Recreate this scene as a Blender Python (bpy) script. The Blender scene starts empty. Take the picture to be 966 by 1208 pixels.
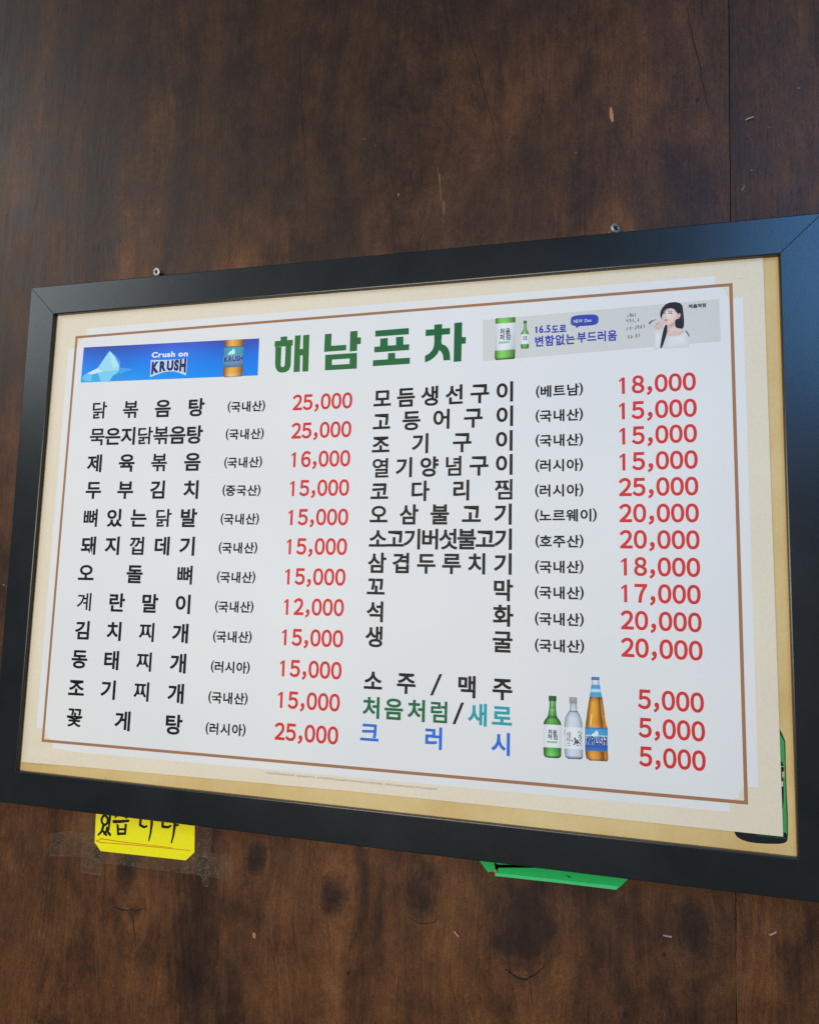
import bpy, bmesh, math, random
from mathutils import Matrix, Vector, geometry

C = bpy.context.scene.collection
random.seed(11)
MM = 0.001

# ---------------------------------------------------------------- camera
F_PX, CX, CY, PW, PH = 855.98, 483.0, 604.0, 966.0, 1208.0   # focal length and size of the photograph in pixels
CAM = Vector((268.28, -776.23, -75.28))                       # millimetres; the printed sheet is the plane y = 0
AX = (Vector((0.96655, 0.25522, 0.02528)), Vector((0.00665, -0.12350, 0.99232)), Vector((0.25639, -0.95896, -0.12107)))
cam_data = bpy.data.cameras.new('camera')
cam = bpy.data.objects.new('camera', cam_data); C.objects.link(cam)
cam.matrix_world = Matrix(((AX[0].x, AX[1].x, AX[2].x, CAM.x*MM), (AX[0].y, AX[1].y, AX[2].y, CAM.y*MM),
                           (AX[0].z, AX[1].z, AX[2].z, CAM.z*MM), (0, 0, 0, 1)))
cam_data.sensor_fit = 'VERTICAL'; cam_data.sensor_height = 36.0
cam_data.lens = F_PX/PH*36.0
cam_data.clip_start = 0.01; cam_data.clip_end = 100
S = bpy.context.scene
S.camera = cam
S.view_settings.view_transform = 'Standard'; S.view_settings.look = 'None'
S.view_settings.exposure = 0.0; S.view_settings.gamma = 1.0

# ---------------------------------------------------------------- light
world = bpy.data.worlds.new('World'); S.world = world; world.use_nodes = True
bg = world.node_tree.nodes['Background']
bg.inputs[0].default_value = (0.62, 0.80, 0.95, 1); bg.inputs[1].default_value = 0.13

def lamp(name, loc, target, sx, sy, power, color):
    d = bpy.data.lights.new(name, 'AREA'); d.shape = 'RECTANGLE'; d.size = sx; d.size_y = sy
    d.energy = power; d.color = color
    o = bpy.data.objects.new(name, d); C.objects.link(o)
    o.location = loc
    o.rotation_euler = (Vector(target) - Vector(loc)).to_track_quat('-Z', 'Y').to_euler()
    return o
lamp('ceiling_lamp', (-3.1, -2.1, 1.9), (0.0, 0.0, -0.2), 1.9, 1.7, 44, (0.88, 0.97, 1.0))
lamp('room_light', (-0.30, -1.9, 0.10), (0.0, 0.0, -0.35), 1.2, 0.6, 27.5, (1.0, 0.92, 0.80))
lamp('window_light', (1.14, -1.95, 1.18), (0.3, 0.0, 0.1), 0.6, 1.0, 20, (0.15, 0.46, 1.0))

# ---------------------------------------------------------------- helpers
def at(x, y, Y=0.0):
    """the point (x mm, z mm) of the upright plane y = Y seen at a pixel of the photograph"""
    d = AX[0]*((x-CX)/F_PX) + AX[1]*(-(y-CY)/F_PX) - AX[2]
    k = (Y-CAM.y)/d.y
    return (CAM.x + k*d.x, CAM.z + k*d.z)

def lin(c):
    return tuple(v/12.92 if v <= 0.04045 else ((v+0.055)/1.055)**2.4 for v in (q/255.0 for q in c))

GAIN = 0.74
def ink(r, g, b):
    """printing ink whose colour under the lamps reads as r,g,b"""
    return tuple(min(0.86, v/GAIN) for v in lin((r, g, b)))

def link(name, verts, faces, mat, parent=None, cols=None, smooth=False):
    me = bpy.data.meshes.new(name)
    me.from_pydata([(v[0]*MM, v[1]*MM, v[2]*MM) for v in verts], [], faces)
    me.materials.append(mat)
    if cols is not None:
        a = me.color_attributes.new('ink', 'FLOAT_COLOR', 'POINT')
        flat = []
        for c in cols: flat += [c[0], c[1], c[2], 1.0]
        a.data.foreach_set('color', flat)
    if smooth:
        for p in me.polygons: p.use_smooth = True
    me.update()
    o = bpy.data.objects.new(name, me); C.objects.link(o)
    if parent: o.parent = parent
    return o

def tag(o, label=None, cat=None, group=None, kind=None):
    if label: o['label'] = label
    if cat: o['category'] = cat
    if group: o['group'] = group
    if kind: o['kind'] = kind
    return o

def empty(name, loc):
    o = bpy.data.objects.new(name, None); C.objects.link(o)
    o.location = [v*MM for v in loc]; o.empty_display_size = 0.02
    return o

def child(o, parent):
    """parent without moving: geometry is modelled in world millimetres"""
    o.parent = parent
    o.matrix_parent_inverse = Matrix.Translation(-parent.location)
    return o

# ---- shape collectors
class Print:
    """flat printed shapes on an upright sheet, several inks in one mesh"""
    def __init__(self, Y=0.0, base=0.06, step=0.035):
        self.v, self.f, self.c, self.Y, self.b, self.s = [], [], [], Y, base, step; self.k = 0
    def y(self, layer):
        self.k += 1
        return self.Y - self.b - self.s*layer - 0.0012*(self.k % 40)   # every shape a hair in front of the one before
    def poly(self, pts, col, layer=0):
        """pts in sheet millimetres"""
        n = len(self.v); yy = self.y(layer)
        tris = geometry.tessellate_polygon([[Vector((p[0], p[1], 0)) for p in pts]])
        for p in pts: self.v.append((p[0], yy, p[1])); self.c.append(col)
        for t in tris:
            a, b, c = [pts[i] for i in t]
            if (b[0]-a[0])*(c[1]-a[1]) - (b[1]-a[1])*(c[0]-a[0]) < 0: t = (t[0], t[2], t[1])
            self.f.append([n+i for i in t])
    def px(self, pts, col, layer=0): self.poly([at(p[0], p[1], self.Y) for p in pts], col, layer)
    def rows(self, rows, layer=0):
        """rows of (point, colour) forming a colour-graded grid; sheet millimetres"""
        n = len(self.v); w = len(rows[0]); yy = self.y(layer)
        for r in rows:
            for p, c in r: self.v.append((p[0], yy, p[1])); self.c.append(c)
        for j in range(len(rows)-1):
            for i in range(w-1):
                self.f.append([n+(j+1)*w+i, n+(j+1)*w+i+1, n+j*w+i+1, n+j*w+i])
    def stroke(self, pts, w, col, layer=0, taper=False):
        """a ribbon along sheet millimetre points"""
        n = len(self.v); yy = self.y(layer); m = len(pts)
        for i, p in enumerate(pts):
            a = pts[max(0, i-1)]; b = pts[min(m-1, i+1)]
            dx, dz = b[0]-a[0], b[1]-a[1]; L = math.hypot(dx, dz) or 1
            h = w/2*(1.0 if not taper else 1.0-0.6*i/(m-1))
            self.v.append((p[0]-dz/L*h, yy, p[1]+dx/L*h)); self.v.append((p[0]+dz/L*h, yy, p[1]-dx/L*h))
            self.c += [col, col]
        for i in range(m-1): self.f.append([n+2*i, n+2*i+1, n+2*i+3, n+2*i+2])
    def spx(self, pts, w, col, layer=0, taper=False): self.stroke([at(p[0], p[1], self.Y) for p in pts], w, col, layer, taper)
    def fan(self, pts, ca, cb, layer=0, at_=None):
        """star-shaped area graded from its middle to its rim"""
        n = len(self.v); yy = self.y(layer); m = len(pts)
        c = at_ or (sum(p[0] for p in pts)/m, sum(p[1] for p in pts)/m)
        if sum(pts[i][0]*pts[(i+1) % m][1]-pts[(i+1) % m][0]*pts[i][1] for i in range(m)) < 0: pts = pts[::-1]
        self.v.append((c[0], yy, c[1])); self.c.append(ca)
        for p in pts: self.v.append((p[0], yy, p[1])); self.c.append(cb)
        for i in range(m): self.f.append([n, n+1+i, n+1+(i+1) % m])
    def disc(self, c, rx, rz, col, layer=0, n=18):
        self.poly([(c[0]+rx*math.cos(2*math.pi*k/n), c[1]+rz*math.sin(2*math.pi*k/n)) for k in range(n)], col, layer)
    def glyph(self, ch, off, ex, ez, sx, sz, col, layer=0, shear=0.0, warp=None):
        gv, gf, _ = glyph(ch, off)
        n = len(self.v); yy = self.y(layer)
        for x, z in gv:
            p = (ex+sx*x, ez+sz*z+shear*sx*x)
            if warp: p = warp(p)
            self.v.append((p[0], yy, p[1])); self.c.append(col)
        for f in gf: self.f.append([n+i for i in f])
    def build(self, name, parent): return child(link(name, self.v, self.f, M['print'], None, self.c), parent)

_G = {}
def glyph(ch, off=0.0):
    """outline of one character as a filled flat mesh in em units, with its ink box"""
    k = (ch, off)
    if k in _G: return _G[k]
    cu = bpy.data.curves.new('glyph', 'FONT'); cu.body = ch; cu.offset = off; cu.resolution_u = 5
    ob = bpy.data.objects.new('glyph', cu); C.objects.link(ob)
    me = ob.evaluated_get(bpy.context.evaluated_depsgraph_get()).to_mesh()
    v = [(q.co.x, q.co.y) for q in me.vertices]
    f = []
    for p in me.polygons:
        ix = list(p.vertices)
        a, b, c = v[ix[0]], v[ix[1]], v[ix[2]]
        if (b[0]-a[0])*(c[1]-a[1]) - (b[1]-a[1])*(c[0]-a[0]) < 0: ix.reverse()
        f.append(ix)
    bpy.data.objects.remove(ob); bpy.data.curves.remove(cu)
    xs = [q[0] for q in v]; zs = [q[1] for q in v]
    _G[k] = (v, f, (min(xs), max(xs), min(zs), max(zs)))
    return _G[k]

def ones(off):
    """the digit 1 of the price lettering: a stem with a slanted flag"""
    h = 0.735; w = 0.095+2*off*0.8
    return [(0.52, 0.0), (0.52, h), (0.52-w*0.75, h), (0.245, h-0.125), (0.265, h-0.215), (0.52-w, h-0.125), (0.52-w, 0.0)]

FULL = {c: chr(0xFF10+int(c)) for c in '0123456789'}
def price(pr, text, x0, x1, z0, z1, h, col):
    """price figures: baseline ends z0..z1, figure height h, all widths from one pitch"""
    off = 0.029; sz = h/(0.758+2*off)
    sx = sz*0.86; pitch = 0.553*sz; cp = 0.37*sz
    xs, x = [], 0.0
    for c in text: xs.append(x); x += cp if c == ',' else pitch
    def box(c):
        if c == '1': return (0.245, 0.52)
        return glyph('，' if c == ',' else FULL[c], off)[2][:2]
    cell = lambda c: (pitch-sx*1.0)/2 if c != ',' else (cp-sx*0.235)/2-sx*0.12
    lo = xs[0]+cell(text[0])+sx*box(text[0])[0]; hi = xs[-1]+cell('0')+sx*box('0')[1]
    k = (x1-x0)/(hi-lo); sh = (z1-z0)/(x1-x0)
    for c, xx in zip(text, xs):
        ex = x0+(xx+cell(c)-lo)*k; ez = z0+sh*(ex-x0)+off*sz
        if c == '1': pr.poly([(ex+sx*k*q[0], ez+sz*(q[1]*1.02-off)+sh*sx*k*q[0]) for q in ones(off)], col)
        else: pr.glyph('，' if c == ',' else FULL[c], off, ex, ez, sx*k, sz, col, 0, sh)

DENSE = '계닭볶꽃뼈찌껍묵찜열념뼈쌈럼'
def row(pr, text, x0, x1, z0, z1, sx, sz, off, col, layer=0, xs=None):
    """hangul spread evenly from x0 to x1 (ink edges); z0, z1 = middle of the first and last character's ink"""
    a = glyph(text[0], off)[2]; b = glyph(text[-1], off)[2]
    e0 = x0-sx*a[0]; e1 = x1-sx*b[1]
    b0 = z0-sz*(a[2]+a[3])/2; b1 = z1-sz*(b[2]+b[3])/2
    n = len(text)
    for i, c in enumerate(text):
        if c == ' ': continue
        t = i/(n-1) if n > 1 else 0
        ex = e0+(e1-e0)*t
        pr.glyph(c, (0.017 if c == '닭' else 0.012 if c == '계' else off*0.72) if c in DENSE else off, ex, b0+(b1-b0)*t, sx, sz, col if not callable(col) else col(i), layer, (b1-b0)/(x1-x0) if n > 1 else 0)

def block(verts, faces, x0, x1, y0, y1, z0, z1):
    n = len(verts)
    verts += [(x0,y0,z0),(x1,y0,z0),(x1,y1,z0),(x0,y1,z0),(x0,y0,z1),(x1,y0,z1),(x1,y1,z1),(x0,y1,z1)]
    faces += [[n,n+3,n+2,n+1],[n+4,n+5,n+6,n+7],[n,n+1,n+5,n+4],[n+1,n+2,n+6,n+5],[n+2,n+3,n+7,n+6],[n+3,n,n+4,n+7]]

def slab(name, outline, y_front, y_back, mat, parent=None, bevel=0.0):
    """a plate with the given outline (x, z in mm, any order of winding) between two depths"""
    area = sum(outline[i][0]*outline[(i+1) % len(outline)][1]-outline[(i+1) % len(outline)][0]*outline[i][1] for i in range(len(outline)))
    if area < 0: outline = outline[::-1]
    bm = bmesh.new()
    fr = [bm.verts.new((p[0]*MM, y_front*MM, p[1]*MM)) for p in outline]
    bk = [bm.verts.new((p[0]*MM, y_back*MM, p[1]*MM)) for p in outline]
    top = bm.faces.new(fr); bm.faces.new(bk[::-1])
    n = len(fr)
    for i in range(n): bm.faces.new((fr[i], bk[i], bk[(i+1) % n], fr[(i+1) % n]))
    if bevel: bmesh.ops.bevel(bm, geom=list(top.edges), offset=bevel*MM, segments=2, affect='EDGES', profile=0.6)
    bmesh.ops.triangulate(bm, faces=[f for f in bm.faces if len(f.verts) > 4])
    me = bpy.data.meshes.new(name); bm.to_mesh(me); bm.free()
    me.materials.append(mat)
    o = bpy.data.objects.new(name, me); C.objects.link(o)
    if parent: child(o, parent)
    return o

# ---------------------------------------------------------------- materials
M = {}
class Nodes:
    def __init__(self, name):
        self.m = bpy.data.materials.new(name); self.m.use_nodes = True
        self.t = self.m.node_tree; self.p = self.t.nodes['Principled BSDF']; M[name] = self.m
    def n(self, kind, **kw):
        o = self.t.nodes.new(kind)
        for k, v in kw.items(): setattr(o, k, v)
        return o
    def l(self, a, b): self.t.links.new(a, b)
    def val(self, a, sock):
        if isinstance(a, (int, float)): sock.default_value = a
        else: self.l(a, sock)
    def m2(self, op, a, b=0.0, c=None, clamp=False):
        o = self.n('ShaderNodeMath', operation=op, use_clamp=clamp)
        self.val(a, o.inputs[0]); self.val(b, o.inputs[1])
        if c is not None: self.val(c, o.inputs[2])
        return o.outputs[0]
    def pos(self): return self.n('ShaderNodeNewGeometry').outputs['Position']
    def scale(self, vec, s, loc=(0, 0, 0)):
        o = self.n('ShaderNodeMapping'); self.l(vec, o.inputs[0])
        o.inputs['Scale'].default_value = s; o.inputs['Location'].default_value = loc
        return o.outputs[0]
    def noise(self, vec, scale, detail=3.0, rough=0.55, dist=0.0):
        o = self.n('ShaderNodeTexNoise'); self.l(vec, o.inputs['Vector'])
        o.inputs['Scale'].default_value = scale; o.inputs['Detail'].default_value = detail
        o.inputs['Roughness'].default_value = rough; o.inputs['Distortion'].default_value = dist
        return o.outputs['Fac']
    def ramp(self, fac, stops, interp='LINEAR'):
        o = self.n('ShaderNodeValToRGB'); self.l(fac, o.inputs[0]); e = o.color_ramp; e.interpolation = interp
        while len(e.elements) < len(stops): e.elements.new(0.5)
        for q, (p, c) in zip(e.elements, stops):
            q.position = p; q.color = (c, c, c, 1) if isinstance(c, (int, float)) else (*c, 1)
        return o.outputs[0]
    def mix(self, fac, a, b, mode='MIX'):
        o = self.n('ShaderNodeMix', data_type='RGBA', blend_type=mode)
        self.val(fac, o.inputs[0])
        for s, q in ((a, 6), (b, 7)):
            if isinstance(s, tuple): o.inputs[q].default_value = (*s, 1)
            else: self.l(s, o.inputs[q])
        return o.outputs[2]
    def bump(self, h, strength, dist):
        o = self.n('ShaderNodeBump'); o.inputs['Strength'].default_value = strength; o.inputs['Distance'].default_value = dist
        self.l(h, o.inputs['Height']); self.l(o.outputs[0], self.p.inputs['Normal'])
    def set(self, **kw):
        for k, v in kw.items():
            s = self.p.inputs[k.replace('_', ' ')]
            if isinstance(v, tuple): s.default_value = (*v, 1)
            else: self.val(v, s)

def wood(name, seed):
    """stained rotary-cut plywood: upright grain, blotchy stain, knots where the photograph has them"""
    N = Nodes(name); P = N.pos()
    sep = N.n('ShaderNodeSeparateXYZ'); N.l(P, sep.inputs[0]); X, Z = sep.outputs[0], sep.outputs[2]
    knots = [(150, 1018, 17, 34, 1.0), (303, 1010, 13, 20, 0.8), (397, 1058, 17, 26, 1.0), (500, 1046, 17, 34, 0.75),
             (620, 1100, 30, 55, 1.0), (818, 1096, 17, 26, 0.9), (157, 1078, 10, 12, 0.7),
             (60, 1240, 22, 40, 0.6), (170, 180, 30, 80, 0.2), (500, 130, 40, 90, 0.3)]
    push = None; dark = None; ring = None
    wob = N.noise(N.scale(P, (34, 1, 20)), 1.0, 4.0, 0.6, 0.8)
    for (px, py, a, b, s) in knots:
        kx, kz = at(px, py, 12)
        dx = N.m2('DIVIDE', N.m2('SUBTRACT', X, kx*MM), a*MM); dz = N.m2('DIVIDE', N.m2('SUBTRACT', Z, kz*MM), b*MM)
        r2 = N.m2('ADD', N.m2('MULTIPLY', dx, dx), N.m2('MULTIPLY', dz, dz))
        r = N.m2('ADD', N.m2('SQRT', r2), N.m2('MULTIPLY', wob, 1.3))
        r = N.m2('SUBTRACT', r, 0.62)
        # grain lines part round the knot
        g = N.m2('POWER', 2.718, N.m2('MULTIPLY', r2, -0.16))
        p = N.m2('MULTIPLY', N.m2('MULTIPLY', dx, g), -a*MM*0.75)
        push = p if push is None else N.m2('ADD', push, p)
        d = N.m2('MULTIPLY', N.m2('SMOOTH_MIN', 1.0, N.m2('POWER', 2.718, N.m2('MULTIPLY', N.m2('MULTIPLY', r, r), -1.15)), 0.1), s)
        dark = d if dark is None else N.m2('MAXIMUM', dark, d)
        w = N.m2('MULTIPLY', N.m2('POWER', 2.718, N.m2('MULTIPLY', N.m2('POWER', N.m2('SUBTRACT', r, 1.25), 2.0), -9.0)), s)
        ring = w if ring is None else N.m2('MAXIMUM', ring, w)
    xw = N.m2('ADD', X, push)
    cmb = N.n('ShaderNodeCombineXYZ'); N.l(xw, cmb.inputs[0]); cmb.inputs[1].default_value = seed; N.l(Z, cmb.inputs[2])
    Q = cmb.outputs[0]
    broad = N.noise(N.scale(Q, (11, 1, 1.5)), 1.0, 3.0, 0.55, 0.7)
    streak = N.noise(N.scale(Q, (55, 1, 3.0)), 1.0, 4.0, 0.6, 0.5)
    fibre = N.noise(N.scale(Q, (420, 1, 16)), 1.0, 3.0, 0.6)
    pore = N.noise(N.scale(Q, (900, 1, 90)), 1.0, 2.0, 0.6)
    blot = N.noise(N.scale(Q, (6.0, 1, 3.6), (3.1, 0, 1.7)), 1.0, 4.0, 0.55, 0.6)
    mott = N.noise(N.scale(P, (30, 30, 22)), 1.0, 4.0, 0.65)
    weave = N.noise(N.scale(P, (260, 1, 1500)), 1.0, 2.0, 0.5)
    f = N.m2('ADD', N.m2('MULTIPLY', broad, 0.52), N.m2('MULTIPLY', streak, 0.06))
    f = N.m2('ADD', f, N.m2('MULTIPLY', mott, 0.34)); f = N.m2('ADD', f, N.m2('MULTIPLY', fibre, 0.05))
    f = N.m2('ADD', f, N.m2('MULTIPLY', ring, 0.06))
    # growth bands: contours of a slow field that closes round the knots
    field = N.noise(N.scale(Q, (5.5, 1, 0.9), (0, 0, 4)), 1.0, 2.5, 0.5, 0.9)
    field = N.m2('ADD', field, N.m2('MULTIPLY', dark, 0.22))
    field = N.m2('ADD', field, N.m2('MULTIPLY', fibre, 0.012))
    band = N.m2('SINE', N.m2('MULTIPLY', field, 150.0))
    bsel = N.ramp(N.noise(N.scale(P, (7, 1, 6), (2, 0, 5)), 1.0, 2.0), [(0.35, 0.15), (0.65, 1.0)])
    f = N.m2('ADD', f, N.m2('MULTIPLY', N.m2('MULTIPLY', band, bsel), 0.017))
    f = N.m2('SUBTRACT', f, N.m2('MULTIPLY', dark, 0.12))
    col = N.ramp(f, [(0.30, WOOD[0]), (0.42, WOOD[1]), (0.51, WOOD[2]), (0.60, WOOD[3]), (0.70, WOOD[4])])
    # dark stain in soft patches; the mix also darkens towards the top of the sheets
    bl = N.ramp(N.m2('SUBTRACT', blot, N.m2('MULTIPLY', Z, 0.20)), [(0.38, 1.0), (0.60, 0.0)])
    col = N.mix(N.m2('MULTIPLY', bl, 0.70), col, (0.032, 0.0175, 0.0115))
    swirl = N.noise(N.scale(Q, (150, 1, 60), (5, 0, 1)), 1.0, 3.0, 0.6, 2.2)
    col = N.mix(0.7, col, N.ramp(swirl, [(0.32, 0.72), (0.5, 1.0), (0.68, 1.3)]), 'MULTIPLY')
    spk = N.noise(P, 900, 2.0, 0.7)
    col = N.mix(0.85, col, N.ramp(spk, [(0.3, 0.62), (0.5, 1.0), (0.7, 1.42)]), 'MULTIPLY')
    col = N.mix(N.m2('MULTIPLY', dark, 0.40), col, (0.022, 0.0125, 0.010))
    fib = N.ramp(fibre, [(0.30, 0.86), (0.5, 1.0), (0.72, 1.14)])
    col = N.mix(1.0, col, fib, 'MULTIPLY')
    po = N.ramp(pore, [(0.30, 0.65), (0.40, 1.0), (0.66, 1.0), (0.78, 1.4)])
    col = N.mix(0.8, col, po, 'MULTIPLY')
    we = N.ramp(weave, [(0.34, 0.78), (0.5, 1.0), (0.68, 1.22)])
    col = N.mix(0.8, col, we, 'MULTIPLY')
    # thin dark cracks and pale scuffs that follow the grain
    crk = N.noise(N.scale(Q, (70, 1, 5), (7, 0, 2)), 1.0, 2.0, 0.5, 1.2)
    crk = N.ramp(N.m2('ABSOLUTE', N.m2('SUBTRACT', crk, 0.60)), [(0.0, 1.0), (0.006, 0.0)])
    col = N.mix(N.m2('MULTIPLY', crk, 0.55), col, (0.008, 0.005, 0.004))
    scf = N.noise(N.scale(Q, (60, 1, 22), (1, 0, 9)), 1.0, 5.0, 0.7)
    scf = N.ramp(scf, [(0.70, 0.0), (0.76, 1.0)])
    col = N.mix(N.m2('MULTIPLY', scf, 0.30), col, (0.16, 0.12, 0.09))
    N.l(col, N.p.inputs['Base Color'])
    N.set(Roughness=N.m2('ADD', N.m2('MULTIPLY', mott, 0.22), 0.36))
    N.p.inputs['Specular IOR Level'].default_value = 0.24
    h = N.m2('ADD', N.m2('MULTIPLY', fibre, 0.6), N.m2('MULTIPLY', weave, 0.35))
    h = N.m2('ADD', h, N.m2('MULTIPLY', streak, 0.8)); h = N.m2('SUBTRACT', h, N.m2('MULTIPLY', crk, 0.5))
    N.bump(h, 0.35, 0.0006)
WOOD = [(0.017, 0.0085, 0.006), (0.040, 0.0175, 0.0095), (0.098, 0.0385, 0.0145), (0.150, 0.0580, 0.0200), (0.205, 0.088, 0.032)]
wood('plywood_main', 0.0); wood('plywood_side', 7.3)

N = Nodes('print')
at_ = N.n('ShaderNodeAttribute'); at_.attribute_name = 'ink'
gr = N.noise(N.pos(), 900, 2.0); sp = N.ramp(gr, [(0.3, 0.93), (0.7, 1.05)])
lv = N.ramp(N.noise(N.pos(), 5, 3.0), [(0.3, (0.955, 0.96, 0.975)), (0.7, (1.02, 1.01, 1.0))])
N.l(N.mix(1.0, N.mix(1.0, at_.outputs['Color'], sp, 'MULTIPLY'), lv, 'MULTIPLY'), N.p.inputs['Base Color'])
N.set(Roughness=0.5); N.p.inputs['Specular IOR Level'].default_value = 0.18

def paper(name, base, stain, amount, rough=0.55):
    N = Nodes(name); P = N.pos()
    a = N.noise(P, 9, 4.0, 0.6); b = N.noise(P, 260, 2.0, 0.6)
    c = N.mix(N.m2('MULTIPLY', N.ramp(a, [(0.35, 0.0), (0.75, 1.0)]), amount), base, stain)
    c = N.mix(0.6, c, N.ramp(b, [(0.3, 0.94), (0.7, 1.05)]), 'MULTIPLY')
    fx = N.noise(P, 60, 3.0, 0.6)
    c = N.mix(N.m2('MULTIPLY', N.ramp(fx, [(0.70, 0.0), (0.75, 1.0)]), amount*0.5), c, (0.25, 0.16, 0.07))
    N.l(c, N.p.inputs['Base Color']); N.set(Roughness=rough); N.p.inputs['Specular IOR Level'].default_value = 0.3
    return N
paper('sheet_paper', (0.80, 0.70, 0.53), (0.74, 0.63, 0.46), 0.5)
paper('old_poster_paper', (0.72, 0.54, 0.25), (0.60, 0.38, 0.12), 0.9)
paper('hardboard', (0.22, 0.13, 0.07), (0.16, 0.09, 0.05), 0.6, 0.8)
paper('yellow_paper', (0.90, 0.82, 0.006), (0.88, 0.76, 0.006), 0.5)
paper('green_paper', (0.008, 0.46, 0.10), (0.010, 0.38, 0.085), 0.5, 0.45)
paper('green_fold', (0.06, 0.58, 0.18), (0.05, 0.50, 0.15), 0.5, 0.5)
paper('bare_wood', (0.44, 0.22, 0.09), (0.34, 0.15, 0.06), 0.8, 0.8)
paper('pale_scuff', (0.15, 0.125, 0.105), (0.09, 0.075, 0.06), 0.8, 0.7)

paper('crack_dark', (0.010, 0.006, 0.005), (0.016, 0.009, 0.007), 0.8, 0.8)
paper('raised_grain', (0.15, 0.066, 0.026), (0.10, 0.044, 0.019), 0.9, 0.7)
N = Nodes('frame_black'); P = N.pos()
gr = N.noise(P, 520, 3.0, 0.6); br = N.noise(N.scale(P, (1, 1, 1)), 14, 3.0, 0.6)
c = N.ramp(br, [(0.3, (0.008, 0.0095, 0.0105)), (0.7, (0.014, 0.0165, 0.018))])
du = N.noise(P, 170, 4.0, 0.75); c = N.mix(N.m2('MULTIPLY', N.ramp(du, [(0.715, 0.0), (0.755, 1.0)]), 0.34), c, (0.30, 0.30, 0.28))
N.l(c, N.p.inputs['Base Color'])
N.set(Roughness=N.m2('ADD', N.m2('MULTIPLY', gr, 0.14), 0.22)); N.p.inputs['Specular IOR Level'].default_value = 0.46
N.bump(gr, 0.13, 0.0003)

N = Nodes('screw_metal')
nz = N.noise(N.pos(), 700, 3.0)
N.l(N.ramp(nz, [(0.35, (0.30, 0.27, 0.22)), (0.65, (0.62, 0.58, 0.50))]), N.p.inputs['Base Color'])
N.set(Metallic=0.75, Roughness=0.42)
N = Nodes('screw_recess'); N.set(Base_Color=(0.02, 0.016, 0.012), Metallic=0.5, Roughness=0.7)
N = Nodes('staple_metal'); nz = N.noise(N.pos(), 500, 2.0)
N.l(N.ramp(nz, [(0.3, (0.30, 0.25, 0.19)), (0.7, (0.50, 0.44, 0.36))]), N.p.inputs['Base Color']); N.set(Metallic=0.35, Roughness=0.5)

N = Nodes('clear_tape'); P = N.pos()
wr = N.noise(N.scale(P, (1, 1, 1)), 95, 3.0, 0.6, 1.6)
ln = N.ramp(N.m2('ABSOLUTE', N.m2('SUBTRACT', wr, 0.5)), [(0.0, 1.0), (0.022, 0.0)])
al = N.m2('ADD', N.m2('MULTIPLY', ln, 0.22), 0.035)
N.set(Base_Color=(0.30, 0.22, 0.14), Roughness=0.3, Alpha=al); N.p.inputs['Specular IOR Level'].default_value = 0.5
N.bump(wr, 0.15, 0.0006)
N = Nodes('tape_edge'); N.set(Base_Color=(0.36, 0.27, 0.17), Roughness=0.5, Alpha=0.17)
N = Nodes('marker_ink'); N.set(Base_Color=(0.012, 0.014, 0.012), Roughness=0.5)

# ================================================================ wall
WY = 12.0
seam_t, seam_b = at(859.3, 0, WY), at(868.8, 1208, WY)
def seam(z):
    return seam_t[0]+(seam_b[0]-seam_t[0])*(z-seam_t[1])/(seam_b[1]-seam_t[1])
ZT, ZB = 1250.0, -1150.0
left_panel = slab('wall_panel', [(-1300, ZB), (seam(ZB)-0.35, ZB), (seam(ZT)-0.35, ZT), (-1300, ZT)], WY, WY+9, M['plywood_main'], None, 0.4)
tag(left_panel, 'wide dark brown stained plywood wall panel behind the framed menu', 'wall', kind='structure')
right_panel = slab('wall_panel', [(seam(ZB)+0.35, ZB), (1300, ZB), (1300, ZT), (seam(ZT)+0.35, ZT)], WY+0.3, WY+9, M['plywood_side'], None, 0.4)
tag(right_panel, 'strip of dark plywood wall panel right of the upright seam', 'wall', kind='structure')
v, f = [], []; block(v, f, -1300, 1300, WY+9.5, WY+30, ZB, ZT)
tag(link('light_stop_backing', v, f, M['hardboard']), kind='structure')  # backing slab added behind the panels to stop light leaking through the seam

# chips and scuffs where the stain has come off: pieces of the wall's own surface
def chip(px, py, w, h, ang, mat='bare_wood', parent=None, name='bare_wood_chip', n=9):
    x, z = at(px, py, WY); ca, sa = math.cos(math.radians(ang)), math.sin(math.radians(ang))
    pts = []
    for k in range(n):
        a = 2*math.pi*k/n; r = random.uniform(0.72, 1.1)
        u, q = w/2*math.cos(a)*r, h/2*math.sin(a)*r
        pts.append((x+u*ca-q*sa, z+u*sa+q*ca))
    panel = parent or (left_panel if px < 860 else right_panel)
    return slab(name, pts, WY-0.25, WY+0.5, M[mat], panel, 0.1)
chip(721, 136, 4.5, 21, 6); chip(300, 1103, 4.0, 8, 0)
for a in ((470, 230, 5, 11, 0), (430, 164, 6, 2.2, 20), (443, 172, 2, 4, 0), (5, 690, 7, 4, 0), (8, 692, 3, 3, 0), (679, 180, 3, 4, 0), (942, 104, 4, 4, 10),
          (876, 222, 3, 13, -25), (886, 201, 3.5, 4, 0), (907, 150, 9, 1.6, -20), (150, 1072, 12, 1.5, 6), (432, 1000, 6, 3, -30), (619, 1152, 13, 1.4, -6)):
    chip(a[0], a[1], a[2]*0.7, a[3]*0.6, a[4], mat='pale_scuff', name='scuff_mark')
for a in ((519, 211, 1.6, 19, 3), (524, 245, 1.5, 22, 2)): chip(*a, mat='pale_scuff', name='scuff_mark')
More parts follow.
